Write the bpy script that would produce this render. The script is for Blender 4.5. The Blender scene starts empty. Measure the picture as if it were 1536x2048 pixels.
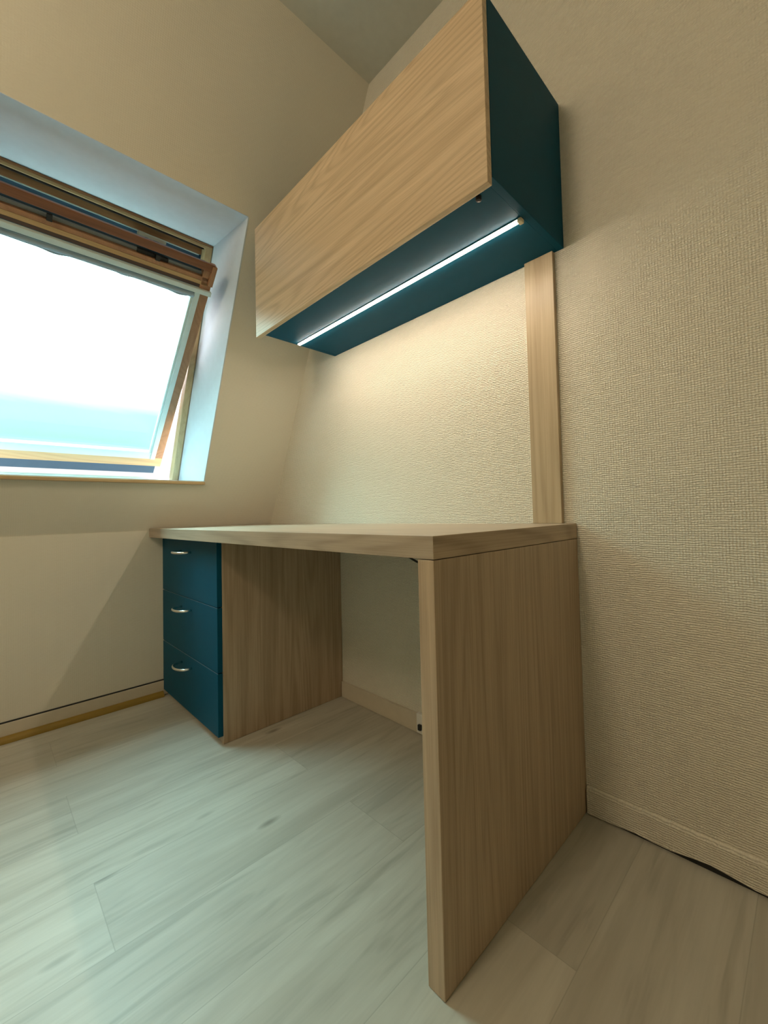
import bpy, bmesh, math, random
from mathutils import Vector, Matrix
random.seed(7)
PI = math.pi
scn = bpy.context.scene
COL = scn.collection

# ---------------------------------------------------------------- dimensions (metres)
# x runs along the desk towards the window wall, y away from the desk wall, z up
L = 1.7194            # window wall (knee part) at x = L
TH = math.radians(26.64)
KNEE = 0.74
ZC = 2.561            # ceiling
XB, YB = -2.3, 3.3    # unseen ends of the room
H, T = 0.75, 0.0395   # desk height and slab thickness
D = 0.569
PT = 0.037
O = Vector((L, 0, 0.75))
N = Vector((math.cos(TH), 0, math.sin(TH)))      # outward
V = Vector((-math.sin(TH), 0, math.cos(TH)))     # up the slope
U = Vector((0, 1, 0))

# ---------------------------------------------------------------- node helpers
def new_mat(name):
    m = bpy.data.materials.new(name); m.use_nodes = True
    nt = m.node_tree; nt.nodes.clear()
    out = nt.nodes.new('ShaderNodeOutputMaterial')
    b = nt.nodes.new('ShaderNodeBsdfPrincipled')
    nt.links.new(b.outputs[0], out.inputs[0])
    return m, nt, b

def nd(nt, t, **k):
    n = nt.nodes.new(t)
    for a, v in k.items(): setattr(n, a, v)
    return n

def lk(nt, a, b): nt.links.new(a, b)

def math_n(nt, op, a, b=None, c=None):
    n = nd(nt, 'ShaderNodeMath', operation=op)
    for i, v in enumerate((a, b, c)):
        if v is None: continue
        if isinstance(v, (int, float)): n.inputs[i].default_value = v
        else: lk(nt, v, n.inputs[i])
    return n.outputs[0]

def mixc(nt, fac, a, b, mode='MIX'):
    n = nd(nt, 'ShaderNodeMix', data_type='RGBA', blend_type=mode)
    if isinstance(fac, (int, float)): n.inputs[0].default_value = fac
    else: lk(nt, fac, n.inputs[0])
    for i, v in ((6, a), (7, b)):
        if isinstance(v, tuple): n.inputs[i].default_value = (v[0], v[1], v[2], 1)
        else: lk(nt, v, n.inputs[i])
    return n.outputs[2]

def noise(nt, vec, scale, detail=3, rough=.5, dist=0):
    n = nd(nt, 'ShaderNodeTexNoise')
    n.inputs['Scale'].default_value = scale
    n.inputs['Detail'].default_value = detail
    n.inputs['Roughness'].default_value = rough
    n.inputs['Distortion'].default_value = dist
    lk(nt, vec, n.inputs['Vector'])
    return n.outputs['Fac']

def mapping(nt, vec, scale=(1, 1, 1), loc=(0, 0, 0)):
    n = nd(nt, 'ShaderNodeMapping')
    n.inputs['Scale'].default_value = scale
    n.inputs['Location'].default_value = loc
    lk(nt, vec, n.inputs['Vector'])
    return n.outputs[0]

def ramp(nt, fac, stops):
    n = nd(nt, 'ShaderNodeValToRGB')
    cr = n.color_ramp
    while len(cr.elements) > 1: cr.elements.remove(cr.elements[-1])
    for i, (p, c) in enumerate(stops):
        e = cr.elements[0] if i == 0 else cr.elements.new(p)
        e.position = p
        e.color = (c, c, c, 1) if isinstance(c, (int, float)) else (c[0], c[1], c[2], 1)
    lk(nt, fac, n.inputs[0])
    return n.outputs[0]

def bump(nt, b, h, strength, dist):
    n = nd(nt, 'ShaderNodeBump')
    n.inputs['Strength'].default_value = strength
    n.inputs['Distance'].default_value = dist
    lk(nt, h, n.inputs['Height'])
    lk(nt, n.outputs[0], b.inputs['Normal'])

def simple(name, col, rough=.5, metal=0, spec=.5, bumpy=0):
    m, nt, b = new_mat(name)
    b.inputs['Roughness'].default_value = rough
    b.inputs['Metallic'].default_value = metal
    b.inputs['Specular IOR Level'].default_value = spec
    tc = nd(nt, 'ShaderNodeTexCoord').outputs['Object']
    f = noise(nt, tc, 35, 3)
    c = mixc(nt, f, tuple(v * .94 for v in col), tuple(min(1, v * 1.06) for v in col))
    lk(nt, c, b.inputs['Base Color'])
    if bumpy: bump(nt, b, noise(nt, tc, 400, 2), bumpy, .0005)
    return m

def wood(name, axis, ca, cb, seed=0.0, rough=.42, contour=1.0, spec=.5, fig=(.55, 3.6, 150.0)):
    """laminate wood with the grain along axis; contour lines of a stretched noise make the cathedral figure"""
    m, nt, b = new_mat(name)
    tc = nd(nt, 'ShaderNodeTexCoord').outputs['Object']
    def sc(al, ac): return tuple(al if i == axis else ac for i in range(3))
    off = (seed, seed * 1.7, seed * .6)
    low = noise(nt, mapping(nt, tc, sc(fig[0], fig[1]), off), 1.0, 2, .45, .35)
    s = math_n(nt, 'SINE', math_n(nt, 'MULTIPLY', low, fig[2]))
    s = math_n(nt, 'MULTIPLY_ADD', s, .5, .5)
    s = math_n(nt, 'POWER', s, 2.2)
    fine = noise(nt, mapping(nt, tc, sc(5, 330), off), 1.0, 3, .65)
    med = noise(nt, mapping(nt, tc, sc(1.6, 42), off), 1.0, 3, .6)
    broad = noise(nt, mapping(nt, tc, sc(.8, 5), (seed + 3, seed, 2)), 1.0, 2)
    f = math_n(nt, 'MULTIPLY', s, .34 * contour)
    f = math_n(nt, 'MULTIPLY_ADD', ramp(nt, fine, [(.35, 0), (.7, 1)]), .36, f)
    f = math_n(nt, 'MULTIPLY_ADD', ramp(nt, med, [(.3, 0), (.75, 1)]), .36, f)
    c = mixc(nt, f, ca, cb)
    c = mixc(nt, math_n(nt, 'MULTIPLY', broad, .22), c, tuple(v * .72 for v in ca))
    lk(nt, c, b.inputs['Base Color'])
    b.inputs['Roughness'].default_value = rough
    b.inputs['Specular IOR Level'].default_value = spec
    bump(nt, b, fine, .12, .0004)
    return m

def wallpaper(name, col, uaxis, strength=.55):
    """embossed paper: wavy horizontal ribs crossed by a finer vertical weave, in drops 0.16 m wide"""
    m, nt, b = new_mat(name)
    tc = nd(nt, 'ShaderNodeTexCoord').outputs['Object']
    sp = nd(nt, 'ShaderNodeSeparateXYZ'); lk(nt, tc, sp.inputs[0])
    u = sp.outputs[uaxis]; z = sp.outputs[2]
    wob = noise(nt, mapping(nt, tc, (55, 55, 120)), 1.0, 2)
    drop = math_n(nt, 'FLOOR', math_n(nt, 'DIVIDE', u, .137))
    ph = math_n(nt, 'MULTIPLY', math_n(nt, 'SINE', math_n(nt, 'MULTIPLY', drop, 12.9898)), 3.0)
    zz = math_n(nt, 'MULTIPLY_ADD', z, 2 * PI / .0052, ph)
    zz = math_n(nt, 'MULTIPLY_ADD', wob, 8.0, zz)
    rib = math_n(nt, 'MULTIPLY_ADD', math_n(nt, 'SINE', zz), .5, .5)
    uu = math_n(nt, 'MULTIPLY_ADD', wob, 4.0, math_n(nt, 'MULTIPLY', u, 2 * PI / .0062))
    weave = math_n(nt, 'MULTIPLY_ADD', math_n(nt, 'SINE', uu), .5, .5)
    amt = noise(nt, mapping(nt, tc, (45, 45, 45)), 1.0, 2)
    h = math_n(nt, 'MULTIPLY_ADD', math_n(nt, 'MULTIPLY', weave, amt), 1.5, rib)
    h = math_n(nt, 'MULTIPLY_ADD', noise(nt, tc, 420, 2), .5, h)
    bump(nt, b, h, strength, .0011)
    blot = noise(nt, tc, 2.3, 3)
    c = mixc(nt, blot, tuple(v * .965 for v in col), tuple(min(1, v * 1.03) for v in col))
    lk(nt, c, b.inputs['Base Color'])
    b.inputs['Roughness'].default_value = .75
    b.inputs['Specular IOR Level'].default_value = .25
    return m

def floor_mat():
    m, nt, b = new_mat('pale_oak_vinyl_planks')
    tc = nd(nt, 'ShaderNodeTexCoord').outputs['Object']
    sp = nd(nt, 'ShaderNodeSeparateXYZ'); lk(nt, tc, sp.inputs[0])
    x, y = sp.outputs[0], sp.outputs[1]
    W, PL = .214, 1.22
    rx = math_n(nt, 'DIVIDE', math_n(nt, 'SUBTRACT', x, .505), W)
    row = math_n(nt, 'FLOOR', rx)
    fx = math_n(nt, 'SUBTRACT', rx, row)
    par = math_n(nt, 'FLOORED_MODULO', row, 2.0)
    ry = math_n(nt, 'DIVIDE', math_n(nt, 'SUBTRACT', y, .909), PL)
    ry = math_n(nt, 'MULTIPLY_ADD', par, .43, ry)
    pl = math_n(nt, 'FLOOR', ry)
    fy = math_n(nt, 'SUBTRACT', ry, pl)
    # random value and offset per plank
    cv = nd(nt, 'ShaderNodeCombineXYZ'); lk(nt, row, cv.inputs[0]); lk(nt, pl, cv.inputs[1])
    wn = nd(nt, 'ShaderNodeTexWhiteNoise', noise_dimensions='3D'); lk(nt, cv.outputs[0], wn.inputs['Vector'])
    rnd = wn.outputs['Value']
    off = nd(nt, 'ShaderNodeVectorMath', operation='SCALE'); lk(nt, wn.outputs['Color'], off.inputs[0]); off.inputs['Scale'].default_value = 7.0
    add = nd(nt, 'ShaderNodeVectorMath', operation='ADD'); lk(nt, tc, add.inputs[0]); lk(nt, off.outputs[0], add.inputs[1])
    p = add.outputs[0]
    fine = noise(nt, mapping(nt, p, (110, 4, 1)), 1.0, 4, .7)
    med = noise(nt, mapping(nt, p, (20, 1.8, 1)), 1.0, 4, .6, .6)
    low = noise(nt, mapping(nt, p, (5.5, .8, 1)), 1.0, 2, .5, .5)
    cont = math_n(nt, 'MULTIPLY_ADD', math_n(nt, 'SINE', math_n(nt, 'MULTIPLY', low, 90.0)), .5, .5)
    cont = math_n(nt, 'POWER', cont, 4.0)
    vein = ramp(nt, noise(nt, mapping(nt, p, (24, 2.6, 1), (5, 2, 0)), 1.0, 3, .6, .8), [(.56, 0), (.70, 1)])
    light = (.55, .53, .455); mid = (.43, .405, .335); dark = (.16, .14, .10)
    c = mixc(nt, ramp(nt, med, [(.35, 0), (.7, 1)]), light, mid)
    c = mixc(nt, math_n(nt, 'MULTIPLY', ramp(nt, fine, [(.4, 0), (.75, 1)]), .30), c, (.40, .39, .33))
    c = mixc(nt, math_n(nt, 'MULTIPLY', cont, .16), c, (.36, .34, .29))
    c = mixc(nt, math_n(nt, 'MULTIPLY', vein, .42), c, (.27, .25, .20))
    # knots: stretched voronoi cells, only in some of them
    vo = nd(nt, 'ShaderNodeTexVoronoi'); vo.inputs['Scale'].default_value = 1.0
    lk(nt, mapping(nt, p, (9, 3.4, 1)), vo.inputs['Vector'])
    kn = ramp(nt, vo.outputs['Distance'], [(.03, 1), (.13, 0)])
    sel = nd(nt, 'ShaderNodeSeparateColor'); lk(nt, vo.outputs['Color'], sel.inputs[0])
    kn = math_n(nt, 'MULTIPLY', kn, math_n(nt, 'GREATER_THAN', sel.outputs[0], .52))
    c = mixc(nt, math_n(nt, 'MULTIPLY', kn, .75), c, dark)
    # plank to plank tone and the seams
    tone = math_n(nt, 'MULTIPLY_ADD', rnd, .16, .90)
    tn = nd(nt, 'ShaderNodeCombineColor')
    for i in range(3): lk(nt, tone, tn.inputs[i])
    c = mixc(nt, 1.0, c, tn.outputs[0], 'MULTIPLY')
    ex = math_n(nt, 'MINIMUM', fx, math_n(nt, 'SUBTRACT', 1.0, fx))
    ey = math_n(nt, 'MINIMUM', fy, math_n(nt, 'SUBTRACT', 1.0, fy))
    e = math_n(nt, 'MINIMUM', math_n(nt, 'MULTIPLY', ex, W), math_n(nt, 'MULTIPLY', ey, PL))
    seam = math_n(nt, 'LESS_THAN', e, .0009)
    c = mixc(nt, math_n(nt, 'MULTIPLY', seam, .5), c, (.30, .28, .23))
    lk(nt, c, b.inputs['Base Color'])
    rg = math_n(nt, 'MULTIPLY_ADD', med, .12, .40)
    lk(nt, rg, b.inputs['Roughness'])
    b.inputs['Specular IOR Level'].default_value = .5
    hh = math_n(nt, 'SUBTRACT', fine, math_n(nt, 'MULTIPLY', seam, 2.0))
    bump(nt, b, hh, .15, .0006)
    return m

def emit(name, col, s):
    m = bpy.data.materials.new(name); m.use_nodes = True
    nt = m.node_tree; nt.nodes.clear()
    o = nd(nt, 'ShaderNodeOutputMaterial'); e = nd(nt, 'ShaderNodeEmission')
    e.inputs[0].default_value = (*col, 1); e.inputs[1].default_value = s
    lk(nt, e.outputs[0], o.inputs[0])
    return m

def glass_mat(name, tint):
    m = bpy.data.materials.new(name); m.use_nodes = True
    nt = m.node_tree; nt.nodes.clear()
    o = nd(nt, 'ShaderNodeOutputMaterial')
    t = nd(nt, 'ShaderNodeBsdfTransparent'); t.inputs[0].default_value = (*tint, 1)
    g = nd(nt, 'ShaderNodeBsdfGlossy'); g.inputs['Roughness'].default_value = .02
    fr = nd(nt, 'ShaderNodeFresnel'); fr.inputs[0].default_value = 1.45
    mx = nd(nt, 'ShaderNodeMixShader')
    lk(nt, fr.outputs[0], mx.inputs[0]); lk(nt, t.outputs[0], mx.inputs[1]); lk(nt, g.outputs[0], mx.inputs[2])
    lk(nt, mx.outputs[0], o.inputs[0])
    return m

OAK_A, OAK_B = (.56, .43, .295), (.25, .175, .105)
M = {
    'wall_r': wallpaper('cream_ribbed_wallpaper', (.72, .685, .58), 0, 1.0),
    'wall_l': wallpaper('cream_wallpaper_fine', (.70, .665, .56), 1, .22),
    'ceil': simple('ceiling_paint', (.62, .62, .55), .9, spec=.2, bumpy=.3),
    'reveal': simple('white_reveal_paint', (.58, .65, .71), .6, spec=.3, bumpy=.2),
    'floor': floor_mat(),
    'oak_x': wood('oak_laminate_lengthwise', 0, (.49, .40, .30), (.27, .205, .14), 1.3, fig=(.35, 7, 110.0)),
    'oak_door_lit': wood('oak_laminate_door_lit', 0, (.73, .555, .36), (.40, .28, .16), 2.45, fig=(.45, 4.4, 210.0), rough=.36, contour=.95),  # same laminate, made paler: the extra light on the door is in the colour
    'oak_z': wood('oak_laminate_upright', 2, OAK_A, OAK_B, 4.1, contour=.6, fig=(.35, 7.0, 120.0)),
    'oak_y': wood('oak_laminate_crosswise', 1, OAK_A, OAK_B, 2.2),
    'navy': simple('petrol_blue_board', (.003, .072, .128), .5, spec=.09, bumpy=.15),
    'navy_in': simple('petrol_blue_edge', (.008, .03, .06), .4),
    'steel': simple('brushed_steel', (.86, .84, .80), .25, 1.0),
    'alu': simple('blind_aluminium', (.56, .66, .64), .45, .15),
    'pine': wood('varnished_pine_rail', 1, (.36, .17, .075), (.20, .085, .035), 5.5, .35),
    'pine_v': wood('varnished_pine_stile', 2, (.42, .22, .11), (.27, .125, .055), 6.5, .35),
    'handle_red': wood('dark_stained_bar', 1, (.22, .085, .035), (.12, .04, .015), 9.5, .35),
    'rubber': simple('brown_rubber_seal', (.09, .06, .055), .6),
    'edge': simple('edge_highlight_blue', (.16, .24, .32), .35),  # lighter blue for the painted highlight on the drawer tops
    'pine_light': wood('pale_pine_frame', 1, (.58, .42, .22), (.42, .28, .13), 7.5, .4),
    'pine_light_v': wood('pale_pine_jamb', 2, (.58, .44, .24), (.42, .30, .15), 8.5, .4),
    'black': simple('black_plastic', (.008, .008, .008), .5),
    'clad': simple('blue_grey_cladding', (.035, .085, .14), .45, .3),
    'latchm': simple('zinc_latch', (.45, .47, .44), .35, .8),
    'grey': simple('grey_blind_cloth', (.30, .36, .40), .7),
    'base': simple('cream_skirting_paint', (.58, .52, .41), .55),
    'mustard': simple('mustard_edge_strip', (.27, .17, .022), .6),
    'led': emit('led_diffuser_glow', (1.0, .83, .63), 80.0),
    'lampglow': emit('ceiling_lamp_glow', (1.0, .81, .57), 40.0),
    'cap': simple('led_end_cap', (.75, .66, .45), .5),
    'white': simple('white_plastic', (.75, .74, .70), .4),
    'glass': glass_mat('tinted_window_glass', (.745, .985, .95)),
}

# ---------------------------------------------------------------- mesh helpers
def link(name, bm, mat, parent=None, bevel=0, smooth=False):
    if bevel:
        bmesh.ops.bevel(bm, geom=[e for e in bm.edges], offset=bevel, segments=2, affect='EDGES', profile=.6)
    bmesh.ops.recalc_face_normals(bm, faces=bm.faces[:])
    me = bpy.data.meshes.new(name); bm.to_mesh(me); bm.free()
    if smooth:
        for p in me.polygons: p.use_smooth = True
    me.materials.append(M[mat] if isinstance(mat, str) else mat)
    o = bpy.data.objects.new(name, me); COL.objects.link(o)
    if parent: o.parent = parent
    return o

def empty(name, loc, label, cat, group=None):
    o = bpy.data.objects.new(name, None); COL.objects.link(o)
    o.location = loc; o.empty_display_size = .05
    o['label'] = label; o['category'] = cat
    if group: o['group'] = group
    return o

def abox(bm, x0, x1, y0, y1, z0, z1):
    vs = [bm.verts.new((x, y, z)) for x in (x0, x1) for y in (y0, y1) for z in (z0, z1)]
    for f in ((0, 1, 3, 2), (4, 6, 7, 5), (0, 4, 5, 1), (2, 3, 7, 6), (0, 2, 6, 4), (1, 5, 7, 3)):
        bm.faces.new([vs[i] for i in f])

def box(name, x0, x1, y0, y1, z0, z1, mat, parent=None, bevel=0):
    bm = bmesh.new()
    o = Vector((0, 0, 0)); p = parent
    while p: o = o + p.location; p = p.parent
    abox(bm, x0 - o.x, x1 - o.x, y0 - o.y, y1 - o.y, z0 - o.z, z1 - o.z)
    return link(name, bm, mat, parent, bevel)

def tube(bm, pts, r, seg=12, cap=True):
    pts = [Vector(p) for p in pts]
    rings = []
    up = Vector((0, 0, 1))
    for i, p in enumerate(pts):
        t = (pts[min(i + 1, len(pts) - 1)] - pts[max(i - 1, 0)]).normalized()
        a = t.cross(up)
        if a.length < 1e-3: a = t.cross(Vector((1, 0, 0)))
        a.normalize(); b = t.cross(a).normalized()
        rings.append([bm.verts.new(p + a * math.cos(k * 2 * PI / seg) * r + b * math.sin(k * 2 * PI / seg) * r) for k in range(seg)])
    for i in range(len(rings) - 1):
        for k in range(seg):
            bm.faces.new((rings[i][k], rings[i][(k + 1) % seg], rings[i + 1][(k + 1) % seg], rings[i + 1][k]))
    if cap:
        bm.faces.new(rings[0]); bm.faces.new(rings[-1])

def lathe(bm, c, prof, seg=40):
    rings = []
    for r, z in prof:
        rings.append([bm.verts.new((c[0] + r * math.cos(k * 2 * PI / seg), c[1] + r * math.sin(k * 2 * PI / seg), c[2] + z)) for k in range(seg)])
    for i in range(len(rings) - 1):
        for k in range(seg):
            bm.faces.new((rings[i][k], rings[i][(k + 1) % seg], rings[i + 1][(k + 1) % seg], rings[i + 1][k]))
    bm.faces.new(rings[0]); bm.faces.new(rings[-1])

def structure(o): o['kind'] = 'structure'; return o

# ---------------------------------------------------------------- the room
structure(box('floor', XB - .1, L + .3, -.12, YB + .1, -.1, 0, 'floor'))
structure(box('ceiling', XB - .1, L + .2, -.12, YB + .1, ZC, ZC + .1, 'ceil'))
structure(box('wall_right', XB, L + .3, -.12, 0, 0, ZC, 'wall_r'))
structure(box('wall_back', XB - .1, XB, -.12, YB + .1, 0, ZC, 'wall_l'))
structure(box('wall_far', XB, L + .3, YB, YB + .1, 0, ZC, 'wall_r'))

def sl(u, v, w): return O + U * u + V * v + N * w
# the window wall: knee wall and slope with a splayed opening, one mesh
UI0, UI1, VI0, VI1 = .3755, 1.215, .232, 1.356       # opening, room side
UO0, UO1, VO0, VO1 = .402, 1.188, .107, 1.229        # opening at the frame
WD = .25
v_top = (ZC - .75) / math.cos(TH)
v_bot = (KNEE - .75) / math.cos(TH)
bm = bmesh.new()
def ring(bm, us, vs, w, ui, vi, top_flat=False):
    """wall face with a rectangular hole as 8 quads"""
    g = {}
    for i, u in enumerate((us[0], ui[0], ui[1], us[1])):
        for j, v in enumerate((vs[0], vi[0], vi[1], vs[1])):
            g[i, j] = bm.verts.new(sl(u, v, w))
    for i in range(3):
        for j in range(3):
            if i == 1 and j == 1: continue
            bm.faces.new((g[i, j], g[i + 1, j], g[i + 1, j + 1], g[i, j + 1]))
    return g
gi = ring(bm, (0, YB), (v_bot, v_top), 0, (UI0, UI1), (VI0, VI1))
go = ring(bm, (0, YB), (v_bot, v_top + .1), WD + .02, (UO0, UO1), (VO0 - .005, VO1))
for i in range(3):
    bm.faces.new((gi[i, 0], gi[i + 1, 0], go[i + 1, 0], go[i, 0]))
    bm.faces.new((gi[i, 3], gi[i + 1, 3], go[i + 1, 3], go[i, 3]))
for j in range(3):
    bm.faces.new((gi[0, j], gi[0, j + 1], go[0, j + 1], go[0, j]))
    bm.faces.new((gi[3, j], gi[3, j + 1], go[3, j + 1], go[3, j]))
abox(bm, L, L + .28, 0, YB, 0, KNEE)
structure(link('wall_left', bm, 'wall_l'))
# the white lining boards of the reveal
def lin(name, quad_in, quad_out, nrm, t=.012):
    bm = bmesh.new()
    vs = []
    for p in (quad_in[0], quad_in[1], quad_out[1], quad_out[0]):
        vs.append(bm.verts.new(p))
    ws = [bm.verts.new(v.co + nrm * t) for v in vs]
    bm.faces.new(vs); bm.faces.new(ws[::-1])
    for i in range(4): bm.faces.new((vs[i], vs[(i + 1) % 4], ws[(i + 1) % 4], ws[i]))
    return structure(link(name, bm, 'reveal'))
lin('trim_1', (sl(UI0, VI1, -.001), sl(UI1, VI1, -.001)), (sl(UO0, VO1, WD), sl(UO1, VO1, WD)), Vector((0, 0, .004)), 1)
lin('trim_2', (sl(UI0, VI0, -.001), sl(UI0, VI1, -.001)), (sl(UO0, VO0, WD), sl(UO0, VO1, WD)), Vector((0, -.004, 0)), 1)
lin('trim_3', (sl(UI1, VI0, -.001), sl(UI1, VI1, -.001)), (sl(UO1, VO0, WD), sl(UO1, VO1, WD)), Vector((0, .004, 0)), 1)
# wooden sill board
a = sl(0, VI0, 0); b_ = sl(0, VO0, WD)
bm = bmesh.new(); abox(bm, a.x - .012, b_.x, UI0 - .004, UI1 + .004, a.z - .013, a.z + .001)
structure(link('trim_4', bm, 'pine_light', bevel=.003))
bm = bmesh.new(); abox(bm, a.x - .008, b_.x, UI0, UI1, a.z + .001, a.z + .004)
structure(link('trim_5', bm, 'reveal'))

# skirting boards
structure(box('baseboard_left', L - .011, L, 0.0, YB, .004, .066, 'base', bevel=.0015))
structure(box('trim_6', L - .005, L, 0.0, YB, .066, .0705, 'black'))
bm = bmesh.new()
prof = [(0, 0)] + [(.020 * math.cos(t * PI / 12), .022 * math.sin(t * PI / 12)) for t in range(7)]
r0 = [bm.verts.new((L - .011 - px_, .52, pz_ + .0005)) for px_, pz_ in prof]
r1 = [bm.verts.new((L - .011 - px_, YB, pz_ + .0005)) for px_, pz_ in prof]
for i in range(len(prof)): bm.faces.new((r0[i], r0[(i + 1) % len(prof)], r1[(i + 1) % len(prof)], r1[i]))
bm.faces.new(r0); bm.faces.new(r1[::-1])
structure(link('trim_7', bm, 'mustard'))
# right skirting with a slightly wavy lower edge that leaves a dark gap
bm = bmesh.new()
n = 60; rr = []
for i in range(n + 1):
    x = XB + (-.003 - XB) * i / n
    w = .009 + .004 * math.sin(x * 17) + .003 * math.sin(x * 41)
    if x > -.03: w = .002
    rr.append([bm.verts.new(p) for p in ((x, 0, w), (x, .010, w), (x, .010, .062), (x, .007, .068), (x, 0, .068))])
for i in range(n):
    for k in range(5): bm.faces.new((rr[i][k], rr[i][(k + 1) % 5], rr[i + 1][(k + 1) % 5], rr[i + 1][k]))
bm.faces.new(rr[0]); bm.faces.new(rr[-1][::-1])
structure(link('baseboard_right', bm, 'wall_r'))
structure(box('trim_8', XB, -.003, 0, .004, .0, .012, 'black'))
structure(box('trim_9', PT, 1.072, 0, .010, .001, .066, 'base', bevel=.001))

# ---------------------------------------------------------------- roof window
def slope_box(bm, u0, u1, v0, v1, w0, w1, base=None, fr=None):
    o_, v_, n_ = fr or (O, V, N)
    vs = [bm.verts.new(o_ + U * u + v_ * v + n_ * w) for u in (u0, u1) for v in (v0, v1) for w in (w0, w1)]
    for f in ((0, 1, 3, 2), (4, 6, 7, 5), (0, 4, 5, 1), (2, 3, 7, 6), (0, 2, 6, 4), (1, 5, 7, 3)):
        bm.faces.new([vs[i] for i in f])
win = empty('window_1', sl(.795, .107, .25), 'open centre-pivot roof window of brown varnished wood in the sloping wall', 'window')
win['kind'] = 'structure'
WO = win.location
def wbox(name, u0, u1, v0, v1, w0, w1, mat, parent=win, fr=None, bevel=0, extra=()):
    bm = bmesh.new()
    for (a0, a1, b0, b1, c0, c1) in [(u0, u1, v0, v1, w0, w1)] + list(extra):
        slope_box(bm, a0, a1, b0, b1, c0, c1, fr=fr)
    bmesh.ops.translate(bm, verts=bm.verts[:], vec=-WO)
    return link(name, bm, mat, parent, bevel)
FU0, FU1 = .4045, 1.1855
wbox('frame_jamb', FU0, FU0 + .026, .108, 1.226, .250, .300, 'pine_light_v', bevel=.002)
wbox('frame_jamb', FU1 - .026, FU1, .108, 1.226, .250, .300, 'pine_light_v', bevel=.002)
wbox('frame_sill', FU0, FU1, .098, .112, .255, .34, 'alu', bevel=.002)
wbox('frame_head', FU0, FU1, 1.2205, 1.228, .246, .262, 'pine', bevel=.001)
wbox('head_lip', FU0 + .026, FU1 - .026, 1.210, 1.2203, .249, .270, 'pine_light', bevel=.001)
wbox('head_groove', FU0 + .02, FU1 - .02, 1.205, 1.228, .272, .299, 'black')
wbox('head_board', FU0 + .026, FU1 - .026, 1.182, 1.228, .300, .315, 'pine')
wbox('head_flashing', FU0 + .03, FU1 - .03, 1.1785, 1.1815, .314, .3245, 'alu')
wbox('top_hood', FU0 + .02, FU1 - .02, 1.03, 1.235, .325, .345, 'clad',
     extra=[(FU0 - .02, FU0 + .02, .66, 1.235, .31, .345), (FU1 - .02, FU1 + .02, .66, 1.235, .31, .345)])
# sash, turned about the pivot so the top leans into the room
PH = math.radians(20.7)
PIV = O + V * .64 + N * .24
VS = V * math.cos(PH) - N * math.sin(PH)
NS = N * math.cos(PH) + V * math.sin(PH)
FR = (PIV, VS, NS)
SU0, SU1 = .442, 1.148
sash = wbox('sash', SU0, SU0 + .040, -.535, .520, 0, .045, 'pine_v', fr=FR, bevel=.002,
            extra=[(SU1 - .040, SU1, -.535, .520, 0, .045)])
wbox('bottom_rail', SU0, SU1, -.535, -.480, -.002, .045, 'pine_light', sash, FR, .002)
wbox('top_rail', SU0 + .012, SU1 - .012, .465, .481, .000, .03, 'pine_v', sash, FR, .002)
wbox('rail_bead', SU0 + .014, SU1 - .014, .449, .4645, .000, .04, 'pine_light', sash, FR, .001)
wbox('handle_bar', SU0 + .006, SU1 - .006, .511, .541, -.010, .008, 'handle_red', sash, FR, .003)
wbox('side_bracket', SU0 - .002, SU0 + .016, .455, .538, -.012, .03, 'pine_v', sash, FR, .004)
wbox('side_bracket', SU1 - .016, SU1 + .002, .455, .538, -.012, .03, 'pine_v', sash, FR, .004)
for uu in (.93, .63):
    wbox('bar_clip', uu, uu + .014, .480, .500, -.004, .010, 'black', sash, FR)
wbox('flap_plate', SU0 + .03, SU1 - .03, .4835, .530, .03, .045, 'clad', sash, FR,
     extra=[])
wbox('flap_seal', SU0 + .03, SU1 - .03, .4815, .492, .018, .0295, 'grey', sash, FR)
wbox('rail_seal', SU0 + .014, SU1 - .014, .436, .4488, .002, .03, 'rubber', sash, FR)
# latch on the flap, seen between bar and frame head
lt = wbox('latch', .565, .665, 1.166, 1.177, .290, .297, 'latchm',
          extra=[(.570, .588, 1.150, 1.166, .286, .297), (.612, .626, 1.146, 1.166, .280, .297), (.640, .662, 1.152, 1.181, .286, .2975)])
wbox('lock_case', .60, .70, .468, .494, .012, .03, 'black', sash, FR, .002)
wbox('cladding', SU0 + .012, SU1 - .012, -.612, -.535, .03, .055, 'clad', sash, FR, .003,
     extra=[(SU0 + .004, SU0 + .02, -.55, 0, .045, .062), (SU1 - .02, SU1 - .004, -.55, 0, .045, .062)])
gl = wbox('pane', SU0 + .036, SU1 - .036, -.485, .445, .020, .026, 'glass', sash, FR)
# blind guide rails in front of the pane
wbox('blind_rail', SU0 - .004, SU1 + .004, .415, .434, -.014, .006, 'alu', sash, FR, .002)
wbox('blind_guide', SU0 + .034, SU0 + .054, -.486, .415, -.008, .012, 'alu', sash, FR, .0015,
     extra=[(SU0 + .054, SU0 + .062, -.486, .415, -.001, .020)])
wbox('blind_guide', SU1 - .054, SU1 - .034, -.486, .415, -.008, .012, 'alu', sash, FR, .0015,
     extra=[(SU1 - .062, SU1 - .054, -.486, .415, -.001, .020)])
wbox('blind_sill_rail', SU0 + .054, SU1 - .054, -.486, -.445, -.004, .018, 'alu', sash, FR, .0015)
bm = bmesh.new()
tube(bm, [PIV + U * u + VS * .400 + NS * .004 - WO for u in (SU0 + .052, SU1 - .052)], .013, 20)
link('blind_roll', bm, 'grey', sash, smooth=False)
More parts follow.
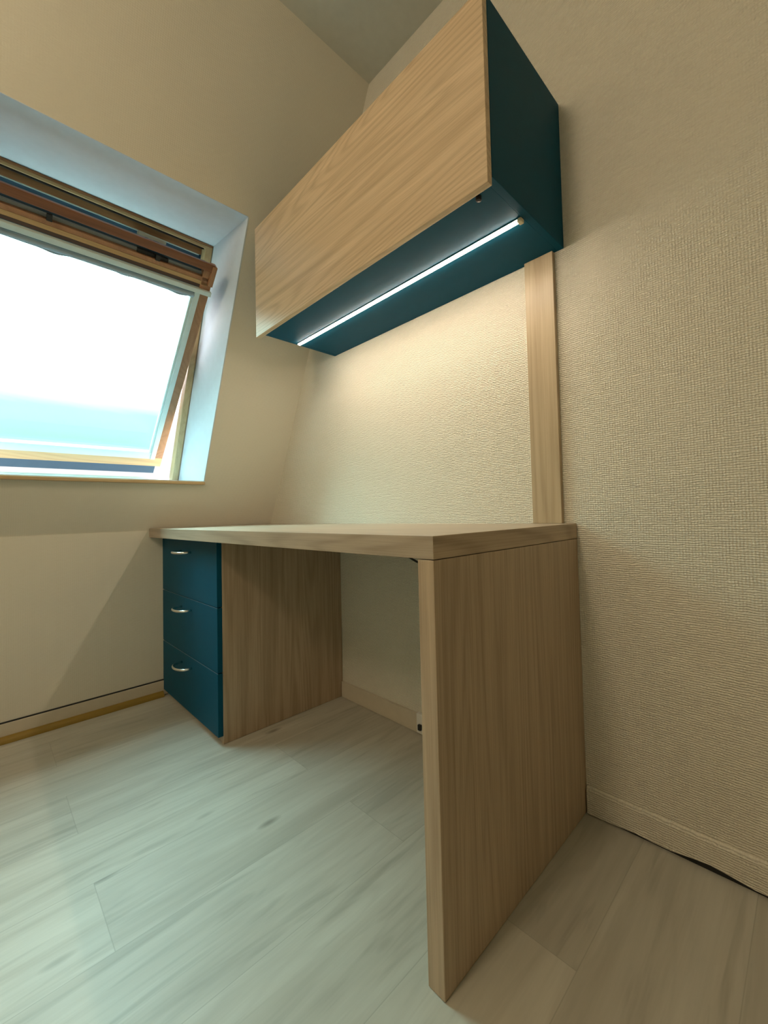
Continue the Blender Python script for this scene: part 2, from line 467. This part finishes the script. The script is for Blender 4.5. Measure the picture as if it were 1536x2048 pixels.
# slightly sagging hem of the rolled blind
bm = bmesh.new()
n = 48; top = []; bot = []
for i in range(n + 1):
    u = SU0 + .054 + (SU1 - SU0 - .108) * i / n
    s = .385 - .006 * max(0, math.sin(i * .42)) ** 2 - .003 * math.sin(i * .21)
    top.append(bm.verts.new(PIV + U * u + VS * .402 + NS * .010 - WO))
    bot.append(bm.verts.new(PIV + U * u + VS * s + NS * .010 - WO))
for i in range(n): bm.faces.new((top[i], top[i + 1], bot[i + 1], bot[i]))
ex = bmesh.ops.extrude_face_region(bm, geom=bm.faces[:])
bmesh.ops.translate(bm, verts=[v for v in ex['geom'] if isinstance(v, bmesh.types.BMVert)], vec=NS * .003)
link('blind_hem', bm, 'grey', sash)

# ---------------------------------------------------------------- desk
desk = empty('desk', (L / 2, D / 2, 0), 'long oak laminate desk fixed to the ribbed wall under the blue wall cupboard', 'desk')
tt = box('tabletop', 0, L - .006, .001, D, H - T, H, 'oak_x', desk, .0012)
tt.data.materials.append(M['oak_y'])
for p in tt.data.polygons:
    if abs(p.normal.x) > .9: p.material_index = 1
box('side_panel', 0, PT, .001, D, .001, H - T - .0012, 'oak_z', desk, .0012)

# cable hanging under the slab
cable = empty('cable', (.115, .50, H - T), 'thin black cable looping down from under the desktop by the end panel', 'cable')
bm = bmesh.new()
pts = []
for i in range(13):
    t = i / 12
    pts.append((.145 - .108 * t - .115, .0, -.0005 - .030 * t ** .8 - .004 * math.sin(t * PI)))
tube(bm, pts, .0022, 8)
link('cord', bm, 'black', cable, smooth=True)

# ---------------------------------------------------------------- drawer unit
PX, PF, DD = 1.075, .500, .017
du = empty('drawer_unit', ((PX + L) / 2, PF / 2, 0), 'under-desk drawer unit with petrol blue fronts and an oak side panel, in the window corner', 'drawer unit')
box('side_panel', PX, PX + .018, .001, PF, .001, H - T - .001, 'oak_z', du, .001)
box('carcass', PX + .0185, L - .014, .014, PF - .001, .026, H - T - .002, 'navy_in', du)
box('plinth', PX + .0185, L - .014, PF - .02, PF - .002, .001, .0255, 'oak_x', du)
ztop = [H - T - .004, .4715, .2445]; zbot = [.4750, .2480, .028]
hl = []
for k in range(3):
    dr = box('drawer', PX + .003, L - .006, PF, PF + DD, zbot[k], ztop[k], 'navy', du, .0012)
    if k: box('edge_highlight', PX + .004, L - .007, PF + DD - .0025, PF + DD - .0003, ztop[k] + .0001, ztop[k] + .0007, 'edge', dr)  # added pale strip, a painted highlight where window light catches the drawer top
    bm = bmesh.new()
    pts = []
    hw, pr = .057, .045
    zc_ = (.656, .430, .205)[k]
    cxh = 1.398
    for i in range(25):
        a_ = PI * i / 24
        # bow: a flattened arch standing off the front
        px_ = hw * math.copysign(abs(math.cos(a_)), math.cos(a_))
        py_ = pr * math.sin(a_) ** .65
        pts.append((cxh + px_ - du.location.x, PF + DD + py_ - du.location.y, zc_))
    tube(bm, pts, .0048, 12)
    link('handle', bm, 'steel', dr, smooth=True)
    # handle is a sub-part: same local frame as its drawer

# ---------------------------------------------------------------- wall cupboard
X0, X1, CD, DT, Z0, Z1, DZ = .0075, 1.086, .3435, .018, 1.500, 1.905, 1.480
cb = empty('wall_cupboard', ((X0 + X1) / 2, 0, Z0), 'petrol blue wall cupboard with one wide oak flap door, high above the desk', 'cupboard')
SP = .018
box('side_panel', X0, X0 + SP, .001, CD, Z0, Z1, 'navy', cb, .0006)
box('side_panel', X1 - SP, X1, .001, CD, Z0, Z1, 'navy', cb, .0006)
box('bottom_panel', X0 + SP + .0004, X1 - SP - .0004, .001, CD, Z0 + .0003, Z0 + SP, 'navy', cb, .0006)
box('top_panel', X0 + SP, X1 - SP, .001, CD, Z1 - SP, Z1, 'navy', cb, .0006)
box('door', X0, X1, CD + .0015, CD + DT, DZ, Z1 + .002, 'oak_door_lit', cb, .0012)
bm = bmesh.new()
o = cb.location
lathe(bm, (.062 - o.x, .318 - o.y, Z0 - .010 - o.z), [(.001, 0), (.006, .001), (.007, .004), (.007, .0102)], 16)
link('door_bumper', bm, 'black', cb, smooth=False)

# LED bar
led = empty('led_light', (.55, .19, Z0), 'lit slim warm LED light bar on the underside of the wall cupboard', 'light')
lx0, lx1, ly = .026, 1.072, .187
o = led.location
box('profile', lx0 + .008, lx1, ly - .0075, ly + .0075, Z0 - .003, Z0, 'steel', led, .0005)
bm = bmesh.new()
seg = 10; r0 = []; r1 = []
for k in range(seg + 1):
    a_ = PI * k / seg
    y = ly + .0070 * math.cos(a_) - o.y; z = Z0 - .003 - .0030 * math.sin(a_) - o.z
    r0.append(bm.verts.new((lx0 + .012 - o.x, y, z))); r1.append(bm.verts.new((lx1 - .002 - o.x, y, z)))
for k in range(seg): bm.faces.new((r0[k], r0[k + 1], r1[k + 1], r1[k]))
bm.faces.new(r0); bm.faces.new(r1[::-1]); bm.faces.new((r0[0], r1[0], r1[-1], r0[-1]))
link('diffuser', bm, 'led', led)
box('end_cap', lx0, lx0 + .0118, ly - .0078, ly + .0078, Z0 - .0105, Z0, 'cap', led, .0025)

# oak board covering the cable run, from the desk to the cupboard
bd = empty('wall_board', (.078, 0, H), 'narrow upright oak board on the wall between desktop and wall cupboard', 'board')
box('board', .0347, .121, .0005, .0150, H + .0005, Z0 - .0003, wood('oak_laminate_board', 2, (.54, .435, .285), (.34, .25, .15), 3.2, contour=.9, fig=(.3, 8.0, 90.0)), bd, .0008)

# socket on the skirting in the knee space
so = empty('power_socket', (.56, .0105, .012), 'small pale power socket on the skirting under the desk, almost hidden behind the end panel', 'socket')
box('socket_plate', .520, .600, .0102, .026, .012, .080, 'white', so, .003)
box('plug', .572, .586, .0262, .036, .028, .048, 'black', so, .003)

# pendant lamp that lights the room from behind the viewer
cl = empty('pendant_lamp', (.2, 2.05, ZC), 'round opal glass pendant lamp behind the viewer', 'lamp')
bm = bmesh.new(); lathe(bm, (0, 0, -.03), [(.05, 0), (.055, .004), (.055, .0295)]); link('ceiling_rose', bm, 'white', cl)
bm = bmesh.new(); tube(bm, [(0, 0, -.03), (0, 0, -.28)], .003, 8); link('cord', bm, 'black', cl)
bm = bmesh.new(); bmesh.ops.create_uvsphere(bm, u_segments=32, v_segments=16, radius=.14)
bmesh.ops.translate(bm, verts=bm.verts[:], vec=(0, 0, -.42)); link('globe', bm, 'lampglow', cl, smooth=True)

# ---------------------------------------------------------------- sky
w = bpy.data.worlds.new('World'); scn.world = w; w.use_nodes = True
nt = w.node_tree; nt.nodes.clear()
out = nd(nt, 'ShaderNodeOutputWorld'); bg = nd(nt, 'ShaderNodeBackground')
tc = nd(nt, 'ShaderNodeTexCoord').outputs['Generated']
sp = nd(nt, 'ShaderNodeSeparateXYZ'); lk(nt, tc, sp.inputs[0])
cl_ = noise(nt, mapping(nt, tc, (1.2, 1.2, 5.0), (.3, .1, .55)), 2.2, 4, .55, .6)
el = math_n(nt, 'MULTIPLY_ADD', math_n(nt, 'SUBTRACT', cl_, .5), .09, sp.outputs[2])
c = ramp(nt, el, [(0.0, (.95, .98, 1)), (.095, (.95, .98, 1)), (.115, (.91, .96, .97)), (.155, (.94, .98, .98)), (.19, (1.0, 1.0, 1.0)), (.4, (1, 1, 1)), (1, (.80, .86, 1))])
s = ramp(nt, el, [(0.0, .6), (.10, .9), (.17, 1.0), (.22, 1.0), (1, 1.0)])
lk(nt, c, bg.inputs[0])
up = nd(nt, 'ShaderNodeMapRange'); up.inputs[1].default_value = .20; up.inputs[2].default_value = .8
up.inputs[3].default_value = .98; up.inputs[4].default_value = 25.0
lk(nt, el, up.inputs[0])
lk(nt, up.outputs[0], bg.inputs[1])
lk(nt, bg.outputs[0], out.inputs[0])
# portal in the window opening so the sky is sampled well
pl = bpy.data.lights.new('window_portal', 'AREA'); pl.shape = 'RECTANGLE'; pl.size = .86; pl.size_y = 1.26
pl.cycles.is_portal = True
po = bpy.data.objects.new('window_portal', pl); COL.objects.link(po)
po.matrix_world = Matrix.Translation(sl(.795, .66, .62)) @ Matrix((( 0, V.x, N.x, 0), (1, V.y, N.y, 0), (0, V.z, N.z, 0), (0, 0, 0, 1)))

# ---------------------------------------------------------------- camera
yaw, pitch, roll = (math.radians(a) for a in (-47.1062, 1.8277, -1.5073))
f = Vector((math.cos(yaw) * math.cos(pitch), math.sin(yaw) * math.cos(pitch), math.sin(pitch)))
rt = Vector((math.sin(yaw), -math.cos(yaw), 0)); upv = rt.cross(f)
rt2 = rt * math.cos(roll) + upv * math.sin(roll); up2 = -rt * math.sin(roll) + upv * math.cos(roll)
cam = bpy.data.cameras.new('camera'); co = bpy.data.objects.new('camera', cam); COL.objects.link(co)
co.matrix_world = Matrix(((rt2.x, up2.x, -f.x, -.4695), (rt2.y, up2.y, -f.y, 1.0820), (rt2.z, up2.z, -f.z, .7900), (0, 0, 0, 1)))
cam.sensor_fit = 'VERTICAL'; cam.sensor_height = 36.0; cam.lens = 833.905 * 36 / 2048
cam.shift_x = -89.53 / 2048; cam.shift_y = -26.30 / 2048
cam.clip_start = .02
scn.camera = co

vs_ = scn.view_settings
vs_.view_transform = 'Standard'; vs_.look = 'None'; vs_.exposure = 0.19; vs_.gamma = 1.0; vs_.use_curve_mapping = False
